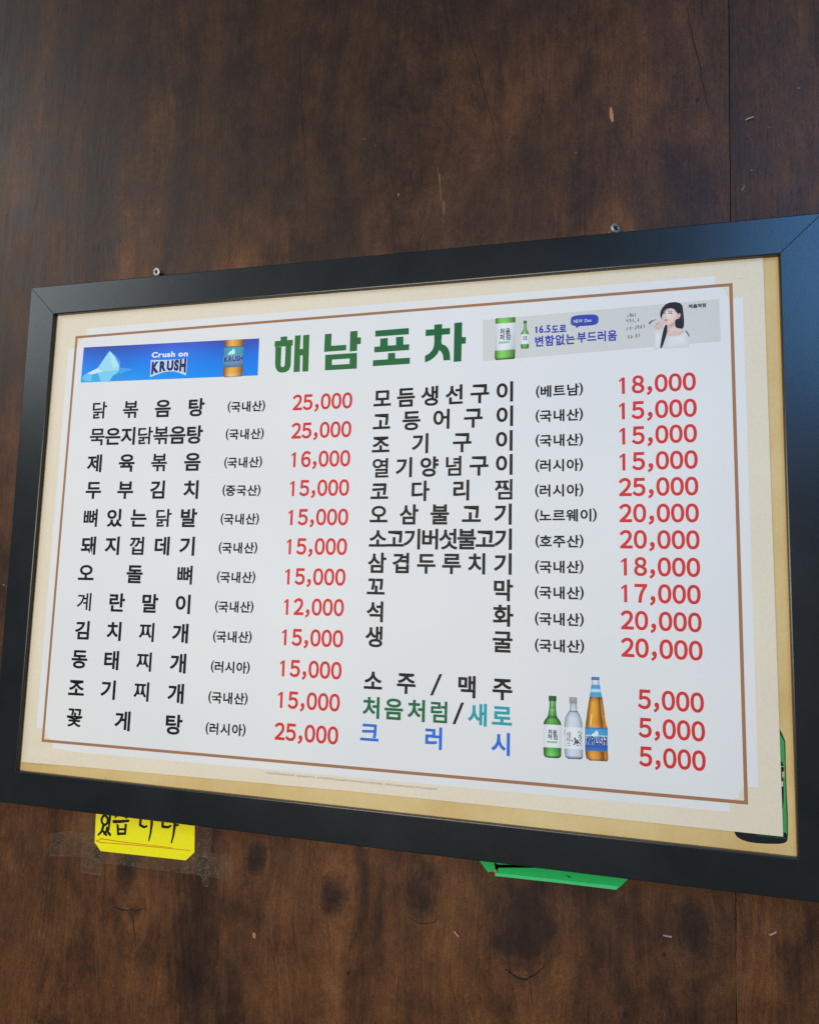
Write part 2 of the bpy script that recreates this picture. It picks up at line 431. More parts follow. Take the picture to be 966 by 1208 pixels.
# cracks across the knots, and pale raised grain, all on the wall's own surface
def wall_line(pts, w0, w1, mat, name, y=0.12):
    P_ = [at(p[0], p[1], WY) for p in pts]; n = len(P_); v, f = [], []
    for i, p in enumerate(P_):
        a, b = P_[max(0, i-1)], P_[min(n-1, i+1)]; dx, dz = b[0]-a[0], b[1]-a[1]; L = math.hypot(dx, dz) or 1
        t = i/(n-1); h = (w0+(w1-w0)*t)/2*(0.25+0.75*math.sin(math.pi*min(1, max(0.0, 0.08+0.84*t))))
        j = random.uniform(-0.15, 0.15)*w0
        v += [(p[0]-dz/L*h+j, WY-y, p[1]+dx/L*h), (p[0]+dz/L*h+j, WY-y, p[1]-dx/L*h)]
    for i in range(n-1): f.append([2*i, 2*i+1, 2*i+3, 2*i+2])
    o = link(name, v, f, M[mat]); return child(o, left_panel if pts[0][0] < 862 else right_panel)
def seg(a, b, n, wob):
    return [(a[0]+(b[0]-a[0])*i/n+random.uniform(-wob, wob), a[1]+(b[1]-a[1])*i/n+random.uniform(-wob, wob)*0.5) for i in range(n+1)]
for pts, w in (([(136, 1070), (145, 1074), (152, 1072), (160, 1075), (172, 1071)], 2.2), (seg((156, 1080), (160, 1118), 8, 1.2), 1.6), ([(288, 1012), (300, 1016), (312, 1012)], 1.2), ([(384, 1060), (394, 1062), (402, 1058), (414, 1061)], 1.1),
               ([(596, 1143), (608, 1152), (618, 1156), (630, 1150), (642, 1140)], 2.6), (seg((624, 1156), (628, 1188), 8, 1.4), 1.0), ([(812, 1098), (820, 1101), (828, 1097)], 1.0),
               ([(482, 1082), (496, 1090), (512, 1088), (520, 1080)], 1.2), (seg((352, 40), (360, 190), 14, 1.0), 1.4), (seg((548, 20), (592, 190), 14, 1.5), 1.3), (seg((810, 10), (836, 130), 12, 1.2), 1.4),
               (seg((345, 1090), (350, 1130), 6, 1), 1.2), (seg((470, 1150), (468, 1195), 6, 1), 1.0)):
    wall_line(pts, w, w*0.6, 'crack_dark', 'wood_crack')
for pts, w in ((seg((318, 1066), (322, 1120), 10, 0.8), 1.3), (seg((326, 1128), (334, 1200), 10, 1.0), 2.0), (seg((336, 1120), (345, 1207), 10, 1.0), 1.6), (seg((312, 1100), (316, 1160), 8, 0.8), 0.9),
               (seg((516, 196), (523, 254), 8, 0.6), 2.0), (seg((868, 1100), (870, 1207), 12, 0.5), 1.4), (seg((240, 226), (241, 262), 6, 0.4), 0.6), (seg((160, 820+380), (158, 1150), 6, 0.8), 0.9)):
    wall_line(pts, w, w*0.7, 'raised_grain', 'raised_grain')
# dark nail holes
for (px, py, r) in ((737, 1197, 2.6), (521, 51, 1.2), (635, 137, 1.8), (822, 118, 2.4), (783, 1126, 1.8), (411, 1148, 2.0)):
    x, z = at(px, py, WY)
    slab('nail_hole', [(x+r*math.cos(k*math.pi/5)*0.8, z+r*1.15*math.sin(k*math.pi/5)) for k in range(10)], WY-0.2, WY+0.5, M['screw_recess'],
         left_panel)

# ================================================================ menu board
board = empty('menu_board', (6, WY, -6))
tag(board, 'large black framed menu with printed white price list hung on the plywood wall', 'menu board')

FY = -6.0
def bottom_px(x): return 946.3+(1065.2-946.3)*x/966.0
inner = [at(64, 370.7, FY), at(918.6, 299.6, FY), at(941, 1012.6, FY), at(19.2, 909.5, FY)]
outer = [at(37.1, 339.2, FY), at(970, 250.6, FY), at(996, bottom_px(996), FY), at(-12, bottom_px(-12), FY)]
SEC = [(0, WY-0.2), (0, FY+0.9), (0.012, FY+0.25), (0.03, FY), (0.965, FY), (0.99, FY+0.3), (1.0, FY+0.9), (1.0, -0.5), (0.86, -0.5), (0.86, WY-0.2)]
def rail(i):
    a, b = i, (i+1) % 4
    def pt(k, t, y, s):
        o, q = outer[k], inner[k]; x, z = o[0]+(q[0]-o[0])*t, o[1]+(q[1]-o[1])*t
        L = math.hypot(outer[b][0]-outer[a][0], outer[b][1]-outer[a][1])
        return (x+s*(outer[b][0]-outer[a][0])/L, y, z+s*(outer[b][1]-outer[a][1])/L)
    v, f = [], []
    n = len(SEC)
    for (k, s) in ((a, 0.05), (a, 0.6), (b, -0.6), (b, -0.05)):
        for (t, y) in SEC:
            yy = y
            if abs(s) < 0.5 and y < FY+0.8: yy = y+0.10
            v.append(pt(k, t, yy, s))
    for j in range(3):
        for i2 in range(n):
            f.append([j*n+i2, j*n+(i2+1) % n, (j+1)*n+(i2+1) % n, (j+1)*n+i2])
    f.append(list(range(n))[::-1]); f.append([3*n+q for q in range(n)])
    o = link('frame_rail', v, f, M['frame_black'])
    bm = bmesh.new(); bm.from_mesh(o.data); bmesh.ops.recalc_face_normals(bm, faces=bm.faces); bm.to_mesh(o.data); bm.free()
    return child(o, board)
for i in range(4): rail(i)

def grow(q, m):
    cx = sum(p[0] for p in q)/4; cz = sum(p[1] for p in q)/4
    return [(p[0]+math.copysign(m, p[0]-cx), p[1]+math.copysign(m, p[1]-cz)) for p in q]
slab('backing_board', grow(inner, 5), 1.6, 5.0, M['hardboard'], board)

# the older, yellowed poster behind the price sheet
old = slab('old_poster', grow(inner, 4.5), 0.8, 1.2, M['old_poster_paper'], board)
pr = Print(0.8)
z8 = lambda x, y: (890+x/8.05, 850+y/8.05)
z4 = lambda x, y: (860+x/9.66, 920+y/9.66)
G1, G2, K = ink(58, 138, 72), ink(24, 70, 40), ink(22, 26, 30)
pr.px([z8(*p) for p in ((200, 78), (233, 78), (262, 130), (288, 200), (292, 400), (300, 650), (312, 900), (314, 1085), (300, 1130), (200, 1130))], G1, 0)
pr.px([z8(*p) for p in ((275, 160), (288, 200), (292, 400), (300, 650), (312, 900), (314, 1085), (304, 1120), (300, 900), (288, 600), (280, 300))], G2, 1)
pr.px([z8(*p) for p in ((200, 78), (233, 78), (262, 130), (284, 195), (270, 190), (250, 150), (236, 130), (200, 130))], G2, 1)
pr.px([z8(*p) for p in ((200, 380), (244, 380), (262, 400), (272, 440), (272, 480), (262, 520), (268, 560), (272, 620), (272, 760), (266, 830), (200, 830))], ink(20, 24, 22), 2)
pr.px([z8(*p) for p in ((200, 434), (270, 434), (270, 439), (200, 439))], ink(190, 180, 160), 3)
pr.px([z8(*p) for p in ((255, 490), (278, 480), (280, 530), (262, 545))], ink(170, 150, 110), 3)
pr.px([z8(*p) for p in ((200, 590), (266, 575), (266, 625), (200, 632))], ink(196, 182, 168), 3)
pr.px([z4(*p) for p in ((20, 560), (58, 597), (68, 625), (92, 655), (140, 682), (210, 706), (300, 720), (420, 728), (560, 729), (618, 722), (650, 704), (660, 688), (662, 640), (640, 600))], K, 1)
pr.px([z4(*p) for p in ((300, 620), (560, 652), (655, 660), (655, 672), (560, 664), (300, 632))], G2, 2)
pr.build('bottle_picture', old)

# the price sheet: slightly bowed lower edge, its lower left corner lifting a little
low = [(25.7, 898.5), (58, 901.2), (150, 909.6), (305, 923.6), (415, 933.6), (640, 956.7), (800, 974.0), (923.3, 987.0)]
bot = [at(*p) for p in low]
tl, tr = at(70.6, 358), at(899.0, 288)
NV, NU = 30, 56
v, f = [], []
def bot_at(u):
    x = bot[0][0]+(bot[-1][0]-bot[0][0])*u
    for a, b in zip(bot, bot[1:]):
        if x <= b[0] or b is bot[-1]: return (x, a[1]+(b[1]-a[1])*(x-a[0])/(b[0]-a[0]))
for layer in (0, 1):
    for j in range(NV+1):
        t = j/NV
        for i in range(NU+1):
            u = i/NU; p = bot_at(u); q = (tl[0]+(tr[0]-tl[0])*u, tl[1]+(tr[1]-tl[1])*u)
            x, z = p[0]+(q[0]-p[0])*t, p[1]+(q[1]-p[1])*t
            lift = -1.6*math.exp(-((u-0.035)/0.03)**2)*max(0, 1-t/0.034)**2
            v.append((x, lift+0.0+0.25*layer, z))
W_ = NU+1; H_ = (NV+1)*W_
for j in range(NV):
    for i in range(NU):
        a = j*W_+i
        f.append([a, a+1, a+1+W_, a+W_]); f.append([H_+a, H_+a+W_, H_+a+1+W_, H_+a+1])
for i in range(NU): f.append([i, H_+i, H_+i+1, i+1]); a = NV*W_+i; f.append([a, a+1, H_+a+1, H_+a])
for j in range(NV): a = j*W_; f.append([a, a+W_, H_+a+W_, H_+a]); b = a+NU; f.append([b, H_+b, H_+b+W_, b+W_])
sheet = child(link('price_sheet', v, f, M['sheet_paper']), board)

# white panel with scooped corners and the brown line round it (sheet millimetres)
bx0, bx1, bz0, bz1 = -400.0, 400.0, -259.3, 259.3
pr = Print(0.0, 0.04)
def scooped(x0, x1, z0, z1, cx, cz):
    pts = []
    for (sx, sz, X_, Z_) in ((1, 1, x1, z1), (-1, 1, x0, z1), (-1, -1, x0, z0), (1, -1, x1, z0)):
        cxx, czz = (bx1 if sx > 0 else bx0), (bz1 if sz > 0 else bz0)
        a = [(X_, czz-sz*cz), (cxx-sx*2, czz-sz*cz)] + [(cxx-sx*(2+6*math.sin(t)), czz-sz*(cz-(cz-2)*(1-math.cos(t)))) for t in (0.35, 0.7, 1.05, 1.3)] + [(cxx-sx*cx, czz-sz*2), (cxx-sx*cx, Z_)]
        if sx*sz < 0: a = a[::-1]
        pts += a
    return pts
WHITE = (0.80, 0.79, 0.765)
pr.poly(scooped(-409.5, 409.5, -267.5, 268.5, 16.5, 16.5), WHITE, 0)
pr.build('white_panel', sheet)
pr = Print(0.0, 0.04); BR = ink(146, 104, 74); w = 3.3
o4 = [(bx0, bz1), (bx1, bz1), (bx1, bz0), (bx0, bz0)]; i4 = [(bx0+w, bz1-w), (bx1-w, bz1-w), (bx1-w, bz0+w), (bx0+w, bz0+w)]
for k in range(4): pr.poly([o4[k], o4[(k+1) % 4], i4[(k+1) % 4], i4[k]], BR, 1)
pr.build('border_line', sheet)

# ---------------------------------------------------------------- lettering
DISH_LEFT = [
    ('닭볶음탕', -364.9, -203.3, 157.4, 155.0),
    ('묵은지닭볶음탕', -365.8, -203.3, 122.3, 120.6),
    ('제육볶음', -366.5, -203.9, 88.0, 86.5),
    ('두부김치', -365.1, -204.8, 53.2, 52.2),
    ('뼈있는닭발', -365.2, -204.4, 17.9, 17.5),
    ('돼지껍데기', -365.7, -205.2, -17.0, -17.0),
    ('오돌뼈', -366.4, -205.7, -50.7, -51.7),
    ('계란말이', -365.7, -206.1, -87.1, -86.6),
    ('김치찌개', -364.5, -206.6, -122.0, -121.0),
    ('동태찌개', -366.1, -207.0, -157.5, -156.1),
    ('조기찌개', -367.3, -207.6, -191.9, -191.1),
    ('꽃게탕', -366.5, -207.0, -227.7, -226.6),
]
DISH_RIGHT = [
    ('모듬생선구이', 14.6, 174.8, 154.7, 155.3),
    ('고등어구이', 14.5, 175.0, 127.4, 127.9),
    ('조기구이', 14.4, 174.7, 100.6, 100.5),
    ('열기양념구이', 15.6, 174.9, 73.4, 73.9),
    ('코다리찜', 14.6, 175.1, 46.7, 46.7),
    ('오삼불고기', 14.5, 174.4, 20.6, 19.7),
    ('소고기버섯불고기', 14.4, 174.8, -7.0, -7.4),
    ('삼겹두루치기', 13.9, 174.8, -34.3, -34.0),
    ('꼬막', 13.8, 176.4, -60.7, -61.8),
    ('석화', 14.2, 177.0, -88.5, -88.7),
    ('생굴', 13.7, 176.3, -115.9, -116.2),
    ('소주/맥주', 13.2, 176.6, -164.1, -165.4),
    ('처음처럼/새로', 13.4, 176.9, -192.5, -191.7),
    ('크러시', 12.7, 175.3, -219.6, -221.0),
]
ORIGIN = [
    ('국내산', -171.6, -121.8, 153.2, 152.6),
    ('국내산', -172.2, -121.7, 119.1, 118.5),
    ('국내산', -172.0, -122.0, 84.1, 84.1),
    ('중국산', -172.3, -122.2, 50.4, 49.8),
    ('국내산', -172.6, -122.3, 15.7, 15.7),
    ('국내산', -172.9, -122.5, -18.8, -18.5),
    ('국내산', -173.1, -123.2, -53.5, -53.1),
    ('국내산', -173.3, -123.6, -88.2, -87.4),
    ('국내산', -173.7, -123.9, -123.0, -122.1),
    ('러시아', -174.2, -124.4, -157.5, -156.9),
    ('국내산', -175.3, -125.1, -192.6, -192.0),
    ('러시아', -176.5, -125.6, -227.9, -226.9),
    ('베트남', 199.5, 249.3, 153.4, 154.2),
    ('국내산', 199.2, 249.2, 126.3, 126.5),
    ('국내산', 199.3, 249.1, 99.2, 99.2),
    ('러시아', 199.3, 249.0, 72.0, 72.0),
    ('러시아', 199.0, 249.2, 44.7, 45.0),
    ('노르웨이', 199.1, 262.8, 17.9, 18.2),
    ('호주산', 199.6, 249.2, -9.5, -9.3),
    ('국내산', 199.4, 249.1, -36.6, -36.1),
    ('국내산', 199.3, 249.3, -63.3, -63.2),
    ('국내산', 199.4, 249.2, -90.7, -90.6),
    ('국내산', 199.5, 249.5, -118.2, -117.7),
]
PRICE = [
    ('25,000', -86.4, -11.3, 145.2, 144.7),
    ('25,000', -86.3, -11.2, 110.9, 110.6),
    ('16,000', -84.7, -11.3, 76.6, 76.2),
    ('15,000', -84.8, -11.4, 42.4, 42.0),
    ('15,000', -85.2, -11.2, 8.2, 8.0),
    ('15,000', -85.6, -11.3, -25.9, -25.9),
    ('15,000', -85.7, -11.9, -60.5, -60.5),
    ('12,000', -85.6, -12.5, -95.1, -94.6),
    ('15,000', -86.2, -12.1, -129.6, -129.2),
    ('15,000', -87.0, -12.5, -164.3, -164.3),
    ('15,000', -87.6, -13.2, -199.4, -199.1),
    ('25,000', -90.0, -13.7, -234.5, -234.5),
    ('18,000', 286.3, 362.4, 146.7, 147.2),
    ('15,000', 286.0, 362.7, 119.2, 119.3),
    ('15,000', 286.1, 362.3, 92.2, 92.6),
    ('15,000', 286.0, 362.5, 64.8, 65.2),
    ('25,000', 284.9, 362.5, 37.7, 37.8),
    ('20,000', 285.0, 362.4, 10.5, 10.3),
    ('20,000', 285.3, 362.5, -16.6, -17.0),
    ('18,000', 286.4, 362.4, -44.3, -44.7),
    ('17,000', 286.4, 362.3, -71.5, -71.7),
    ('20,000', 285.5, 362.6, -98.8, -99.2),
    ('20,000', 285.6, 362.9, -126.2, -126.8),
    ('5,000', 301.3, 363.0, -176.4, -176.8),
    ('5,000', 301.6, 363.4, -204.0, -204.1),
    ('5,000', 301.7, 363.4, -231.6, -231.8),
]

BLK = (0.006, 0.0075, 0.010); BLK2 = (0.012, 0.009, 0.0085); RED = ink(188, 46, 44)
for (t, x0, x1, z0, z1) in DISH_LEFT:
    pr = Print(); row(pr, t, x0, x1, z0, z1, 25.9, 24.0, 0.029, BLK, 1); pr.build('dish_name', sheet)
for (t, x0, x1, z0, z1) in DISH_RIGHT[:-3]:
    pr = Print(); row(pr, t, x0, x1, z0, z1, 23.9, 24.0, 0.028, BLK2, 1); pr.build('dish_name', sheet)
for (t, x0, x1, z0, z1) in ORIGIN:
    pr = Print(); s = 14.4; sh = (z1-z0)/(x1-x0)
    a = glyph('(', 0.022)[2]
    pr.glyph('(', 0.022, x0-s*a[0], z0-s*1.02*(a[2]+a[3])/2, s, s*1.02, BLK, 1, sh)
    b = glyph(')', 0.022)[2]
    pr.glyph(')', 0.022, x1-s*b[1], z1-s*1.02*(b[2]+b[3])/2, s, s*1.02, BLK, 1, sh)
    n = len(t); lo, hi = x0+3.7, x1-3.7
    for i, c in enumerate(t):
        cw = (hi-lo)/n; g = glyph(c, 0.022)[2]; ex = lo+cw*i+(cw-14.6*0.92)/2
        pr.glyph(c, 0.029, ex, z0+sh*(ex-x0)-13.9*0.38, 14.6, 13.9, BLK, 1, sh)
    pr.build('origin_note', sheet)
for (t, x0, x1, z0, z1) in PRICE:
    pr = Print(0.0, 0.095); price(pr, t, x0, x1, z0, z1, 19.5, RED); pr.build('price', sheet)

# drinks rows, each character at its own place
def drink(z0, z1, items):
    pr = Print(); n0, n1 = items[0][1], items[-1][2]
    for (c, a, b, col) in items:
        xa, xb = at(420+a/4.83, 800)[0], at(420+b/4.83, 860)[0]
        zc = z0+(z1-z0)*((a+b)/2-n0)/(n1-n0)
        if c == '/':
            pr.poly([(xa, zc-11.5), (xa+3.2, zc-11.5), (xb, zc+11.5), (xb-3.2, zc+11.5)], col, 1); continue
        g = glyph(c, 0.028)[2]; sx = 23.9; sz = 24.2
        e = (xa+xb)/2-sx*(g[0]+g[1])/2
        pr.glyph(c, 0.028 if c not in DENSE else 0.022, e, zc-sz*0.378, sx, sz, col, 1)
    pr.build('drink_name', sheet)
GRN, TEAL, BLU = ink(30, 92, 58), ink(38, 140, 146), ink(40, 98, 182)
drink(-163.8, -164.6, [('소', 42, 145, BLK2), ('주', 230, 337, BLK2), ('/', 423, 485, BLK2), ('맥', 580, 680, BLK2), ('주', 775, 890, BLK2)])
drink(-192.3, -192.6, [('처', 38, 135, GRN), ('음', 162, 270, GRN), ('처', 293, 395, GRN), ('럼', 425, 522, GRN), ('/', 553, 613, BLK2), ('새', 637, 745, TEAL), ('로', 773, 890, TEAL)])
drink(-219.2, -220.6, [('크', 30, 135, BLU), ('러', 397, 495, BLU), ('시', 770, 880, BLU)])

# title: heavy square-cut characters
TG = [ink(44, 98, 48), ink(38, 96, 52), ink(30, 92, 52), ink(22, 88, 50)]
za = lambda x, y: (315+x/7.728, 380+y/7.728)
zb = lambda x, y: (430+x/7.431, 370+y/7.431)
pr = Print()
def tp(fn, pts, c, layer=1): pr.px([fn(*p) for p in pts], c, layer)
c = TG[0]
tp(za, [(125,135),(186,129),(185,164),(237,161),(236,213),(218,216),(212,219),(80,226),(70,224),(72,174),(125,170)], c)
oval = [(78,226),(75,385),(80,420),(95,445),(115,458),(140,461),(175,455),(200,438),(214,410),(218,385),(223,216)]
hole = [(133,226),(126,395),(130,404),(139,410),(152,408),(160,398),(164,385),(171,226),(165,214),(150,210),(138,216)]
tp(za, oval[:6]+[(140,410),(130,404),(126,395),(133,226)], c); tp(za, [(140,410),(140,461)]+oval[6:]+[(171,222),(164,385),(160,398),(152,408)], c)
tp(za, [(256,124),(309,119),(301,246),(328,244),(331,119),(388,114),(377,449),(323,452),(326,303),(304,304),(300,453),(243,456)], c)
c = TG[1]
tp(za, [(528,110),(590,104),(586,216),(724,207),(722,257),(521,272)], c)
tp(za, [(759,85),(826,79),(825,140),(857,139),(855,199),(823,202),(821,262),(754,268)], c)
tp(za, [(531,299),(821,280),(819,424),(528,440)], c, 1)
pr.px([za(*p) for p in ((594,343),(755,332),(752,381),(592,391))], WHITE, 2)
c = TG[2]
tp(zb, [(94,150),(389,126),(388,181),(95,202)], c)
tp(zb, [(139,219),(204,213),(204,280),(276,276),(276,206),(341,201),(340,271),(392,268),(390,319),(85,341),(87,291),(136,287)], c)
tp(zb, [(206,347),(268,343),(270,394),(398,386),(397,440),(72,461),(75,409),(205,400)], c)
c = TG[3]
tp(zb, [(611,97),(680,91),(679,131),(750,125),(748,180),(677,186),(674,250),(678,268),(705,277),(730,300),(746,340),(751,408),(691,410),(688,370),(676,340),(656,320),(640,350),(615,380),(575,410),(529,428),(529,371),(565,350),(592,322),(606,290),(611,250),(611,191),(534,197),(537,142),(611,136)], c)
tp(zb, [(787,82),(855,75),(853,206),(888,204),(886,262),(851,265),(848,418),(780,424)], c)
pr.build('title_lettering', sheet)

# ---------------------------------------------------------------- printed pictures
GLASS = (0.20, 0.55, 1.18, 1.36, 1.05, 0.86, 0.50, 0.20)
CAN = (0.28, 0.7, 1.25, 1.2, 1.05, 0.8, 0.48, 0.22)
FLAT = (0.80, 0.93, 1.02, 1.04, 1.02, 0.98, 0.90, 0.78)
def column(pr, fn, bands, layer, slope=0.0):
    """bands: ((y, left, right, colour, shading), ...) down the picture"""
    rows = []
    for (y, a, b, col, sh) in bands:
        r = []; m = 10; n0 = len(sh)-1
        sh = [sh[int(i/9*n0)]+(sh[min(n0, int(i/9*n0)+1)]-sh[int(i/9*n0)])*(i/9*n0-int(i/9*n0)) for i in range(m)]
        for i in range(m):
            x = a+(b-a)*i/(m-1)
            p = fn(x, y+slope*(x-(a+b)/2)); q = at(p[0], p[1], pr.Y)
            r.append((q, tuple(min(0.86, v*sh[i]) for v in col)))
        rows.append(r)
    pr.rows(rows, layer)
def word(pr, fn, text, a, b, y0, y1, h, col, layer, off=0.03, narrow=None):
    """text between two points (fn coordinates), middle of the ink, cap height h in mm"""
    p, q = at(*fn(a, y0), pr.Y), at(*fn(b, y1), pr.Y)
    if narrow is None: narrow = (q[0]-p[0])/len(text)/0.95
    row(pr, text, p[0], q[0], p[1], q[1], narrow, h, off, col, layer)
def latin(pr, text, p, q, h, col, layer, off=0.03, warp=None):
    """latin line set to the width p..q (sheet mm), p and q on the baseline"""
    adv, x = [], 0.0
    for ch in text:
        if ch == ' ': adv.append(x); x += 0.30; continue
        g = glyph(ch, off)[2]; adv.append(x-g[0]); x += g[1]-g[0]+0.07
    k = (q[0]-p[0])/(x-0.07); sh = (q[1]-p[1])/(q[0]-p[0])
    for ch, e in zip(text, adv):
        if ch != ' ': pr.glyph(ch, off, p[0]+e*k, p[1]+sh*e*k+off*h/0.7, k, h/0.7, col, layer, sh, warp)
def scribble(pr, p, q, h, col, layer, n, w=0.5):
    """hand-written squiggle too small to read"""
    rnd = random.Random(int(p[0]*97+p[1]*31)); dx = (q[0]-p[0])/n
    for i in range(n):
        x = p[0]+dx*i; z = p[1]+(q[1]-p[1])*i/n
        pts = [(x+dx*rnd.uniform(0, 0.85), z+h*rnd.uniform(-0.5, 0.5)) for _ in range(rnd.choice((2, 3, 3)))]
        pr.stroke(pts, w, col, layer)
        if rnd.random() < 0.7: pr.stroke([(x+dx*0.7, z+h*0.5), (x+dx*0.66, z-h*0.45)], w, col, layer)

# blue beer banner
kz = lambda x, y: (80+x/4.025, 390+y/4.025)
pr = Print()
c4 = [(99.4, 409.9), (306.1, 399.2), (304.3, 442.9), (95.6, 451.4)]
rows_ = []
for t, ca, cb in ((0, (52, 74, 160), (62, 70, 160)), (0.25, (40, 96, 190), (36, 94, 190)), (0.6, (28, 118, 208), (14, 112, 206)), (1, (34, 142, 218), (8, 118, 208))):
    r = []
    for i in range(9):
        u = i/8; k = 1-0.10*math.sin(u*9.0)*(1-t)
        a = (c4[0][0]+(c4[1][0]-c4[0][0])*u, c4[0][1]+(c4[1][1]-c4[0][1])*u); b = (c4[3][0]+(c4[2][0]-c4[3][0])*u, c4[3][1]+(c4[2][1]-c4[3][1])*u)
        p = (a[0]+(b[0]-a[0])*t, a[1]+(b[1]-a[1])*t)
        r.append((at(*p), ink(*[max(0, ca[q]+(cb[q]-ca[q])*u)*k for q in range(3)])))
    rows_.append(r)
pr.rows(rows_, 1)
iz = lambda x, y: (85+x/10.733, 395+y/10.733)
for pts, c in (([(120,600),(135,545),(150,515),(330,420),(390,462),(470,470),(600,445),(770,440),(620,490),(560,480),(740,570),(455,590),(250,600)], (58,152,206)),
               ([(590,470),(610,415),(720,425),(775,445),(700,462)], (60,146,204)),
               ([(480,205),(605,385),(625,350),(560,265)], (58,140,202)),
               ([(330,420),(480,203),(545,275),(605,392),(600,445),(470,468),(390,462)], (140,196,214)),
               ([(480,203),(545,275),(605,392),(520,420),(500,300)], (158,206,220)),
               ([(195,490),(330,422),(395,465),(330,482),(260,500)], (186,206,214)),
               ([(150,520),(195,490),(260,500),(250,590),(180,585),(135,550)], (92,174,212)),
               ([(390,465),(600,447),(580,480),(520,520),(480,588),(370,590),(330,482)], (112,184,214)),
               ([(480,588),(520,520),(600,480),(740,570)], (44,130,196)),
               ([(160,540),(190,505),(200,520),(175,555)], (30,110,184))):
    pr.px([iz(*p) for p in pts], ink(*c), 2 if c[0] < 60 else 3)
lz = lambda x, y: (160+x/12.075, 400+y/12.075)
IW = ink(214, 226, 240); IN = ink(40, 34, 82)
latin(pr, 'Crush on', at(*lz(232, 266)), at(*lz(748, 246)), 6.6, IW, 3, 0.04)
for k in range(9):
    p = at(*lz(250+k*56, 150-k*3)); pr.stroke([(p[0]-0.9, p[1]), (p[0]+0.9, p[1]+0.1)], 0.5, ink(96, 110, 182), 3)
pr.px([lz(*p) for p in ((222,298),(330,300),(470,296),(600,290),(738,276),(732,400),(720,520),(620,478),(540,462),(470,462),(380,478),(300,508),(210,544),(218,420))], ink(176, 196, 226), 3)
wl, wr = at(*lz(232, 400))[0], at(*lz(722, 400))[0]; wz = at(*lz(470, 455))[1]
def krush_warp(p):
    t = (p[0]-wl)/(wr-wl)*2-1; b = -3.6*t*t
    h = (p[1]-wz)/11.0
    return (p[0], wz+0.3+b*(1-h)*1.15+h*11.4+0.6*t*h)
latin(pr, 'KRUSH', (wl, wz), (wr, wz), 11.0, IN, 4, 0.065, krush_warp)
bz = lambda x, y: (250+x/16.1, 395+y/16.1)
AMB, LBL = ink(206, 140, 58), ink(66, 142, 160)
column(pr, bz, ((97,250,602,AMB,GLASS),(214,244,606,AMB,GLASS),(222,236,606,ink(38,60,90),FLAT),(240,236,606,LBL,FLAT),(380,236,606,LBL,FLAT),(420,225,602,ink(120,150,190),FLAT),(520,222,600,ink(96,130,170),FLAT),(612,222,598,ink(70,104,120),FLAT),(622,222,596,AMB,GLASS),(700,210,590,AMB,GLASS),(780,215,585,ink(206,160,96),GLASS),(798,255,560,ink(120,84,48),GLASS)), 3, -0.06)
pr.px([bz(*p) for p in ((300,380),(330,335),(380,300),(410,262),(440,285),(450,340),(420,372))], ink(178, 208, 216), 4)
latin(pr, 'KRUSH', at(*bz(240, 520)), at(*bz(592, 490)), 6.4, ink(34, 36, 62), 5, 0.03)
pr.build('beer_banner', sheet)

# pale spirit banner with can, bottle, slogan and a woman
pr = Print()
b4 = [(569.3, 377.6), (847.6, 352.8), (849.8, 402.7), (569.4, 426.0)]
pr.px(b4, ink(188, 187, 181), 1)
cz_ = lambda x, y: (575+x/16.1, 365+y/16.1)
CG = ink(112, 172, 74); CL = ink(206, 210, 214)
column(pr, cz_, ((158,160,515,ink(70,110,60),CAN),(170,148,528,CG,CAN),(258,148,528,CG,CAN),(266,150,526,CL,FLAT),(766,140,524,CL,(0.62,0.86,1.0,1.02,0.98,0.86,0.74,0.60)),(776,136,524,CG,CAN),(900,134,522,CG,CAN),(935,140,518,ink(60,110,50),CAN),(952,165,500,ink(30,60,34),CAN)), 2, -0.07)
word(pr, cz_, '처음', 232, 430, 424, 410, 7.4, ink(34,38,44), 3, 0.03); word(pr, cz_, '처럼', 230, 432, 532, 522, 7.4, ink(34,38,44), 3, 0.03)
for k in range(5): pr.px([cz_(*p) for p in ((215+k*40, 615-k*3), (245+k*40, 612-k*3), (245+k*40, 652-k*3), (215+k*40, 656-k*3))], ink(112, 168, 92), 3)
pr.px([cz_(*p) for p in ((450,495),(462,495),(462,512),(450,512))], ink(90,96,104), 3)
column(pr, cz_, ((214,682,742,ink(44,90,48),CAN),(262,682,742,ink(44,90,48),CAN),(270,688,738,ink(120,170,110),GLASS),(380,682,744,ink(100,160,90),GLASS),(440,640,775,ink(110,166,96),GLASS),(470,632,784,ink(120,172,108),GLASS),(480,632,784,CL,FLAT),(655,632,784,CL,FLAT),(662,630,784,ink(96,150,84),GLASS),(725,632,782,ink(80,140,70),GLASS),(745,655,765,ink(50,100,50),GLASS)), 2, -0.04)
word(pr, cz_, '처음', 672, 748, 530, 522, 2.4, ink(60,64,70), 3, 0.04); word(pr, cz_, '처럼', 672, 748, 572, 566, 2.4, ink(60,64,70), 3, 0.04)
sz_ = lambda x, y: (575+x/6.0375, 365+y/6.0375)
NV_ = ink(52, 56, 150)
p, q = at(*sz_(336, 142)), at(*sz_(560, 132))
q1 = at(*sz_(336, 171)); pr.poly([(q1[0]-2.0+a*9, q1[1]+b*10.6) for a, b in ones(0.06)], NV_, 3)
latin(pr, '6.5', at(*sz_(366, 170)), at(*sz_(447, 164)), 8.0, NV_, 3, 0.035)
word(pr, sz_, '도로', 456, 560, 142, 134, 10.2, NV_, 3, 0.04)
word(pr, sz_, '변함없는', 338, 622, 230, 210, 12.6, NV_, 3, 0.030)
word(pr, sz_, '부드러움', 636, 920, 202, 184, 12.6, NV_, 3, 0.030)
bub = []
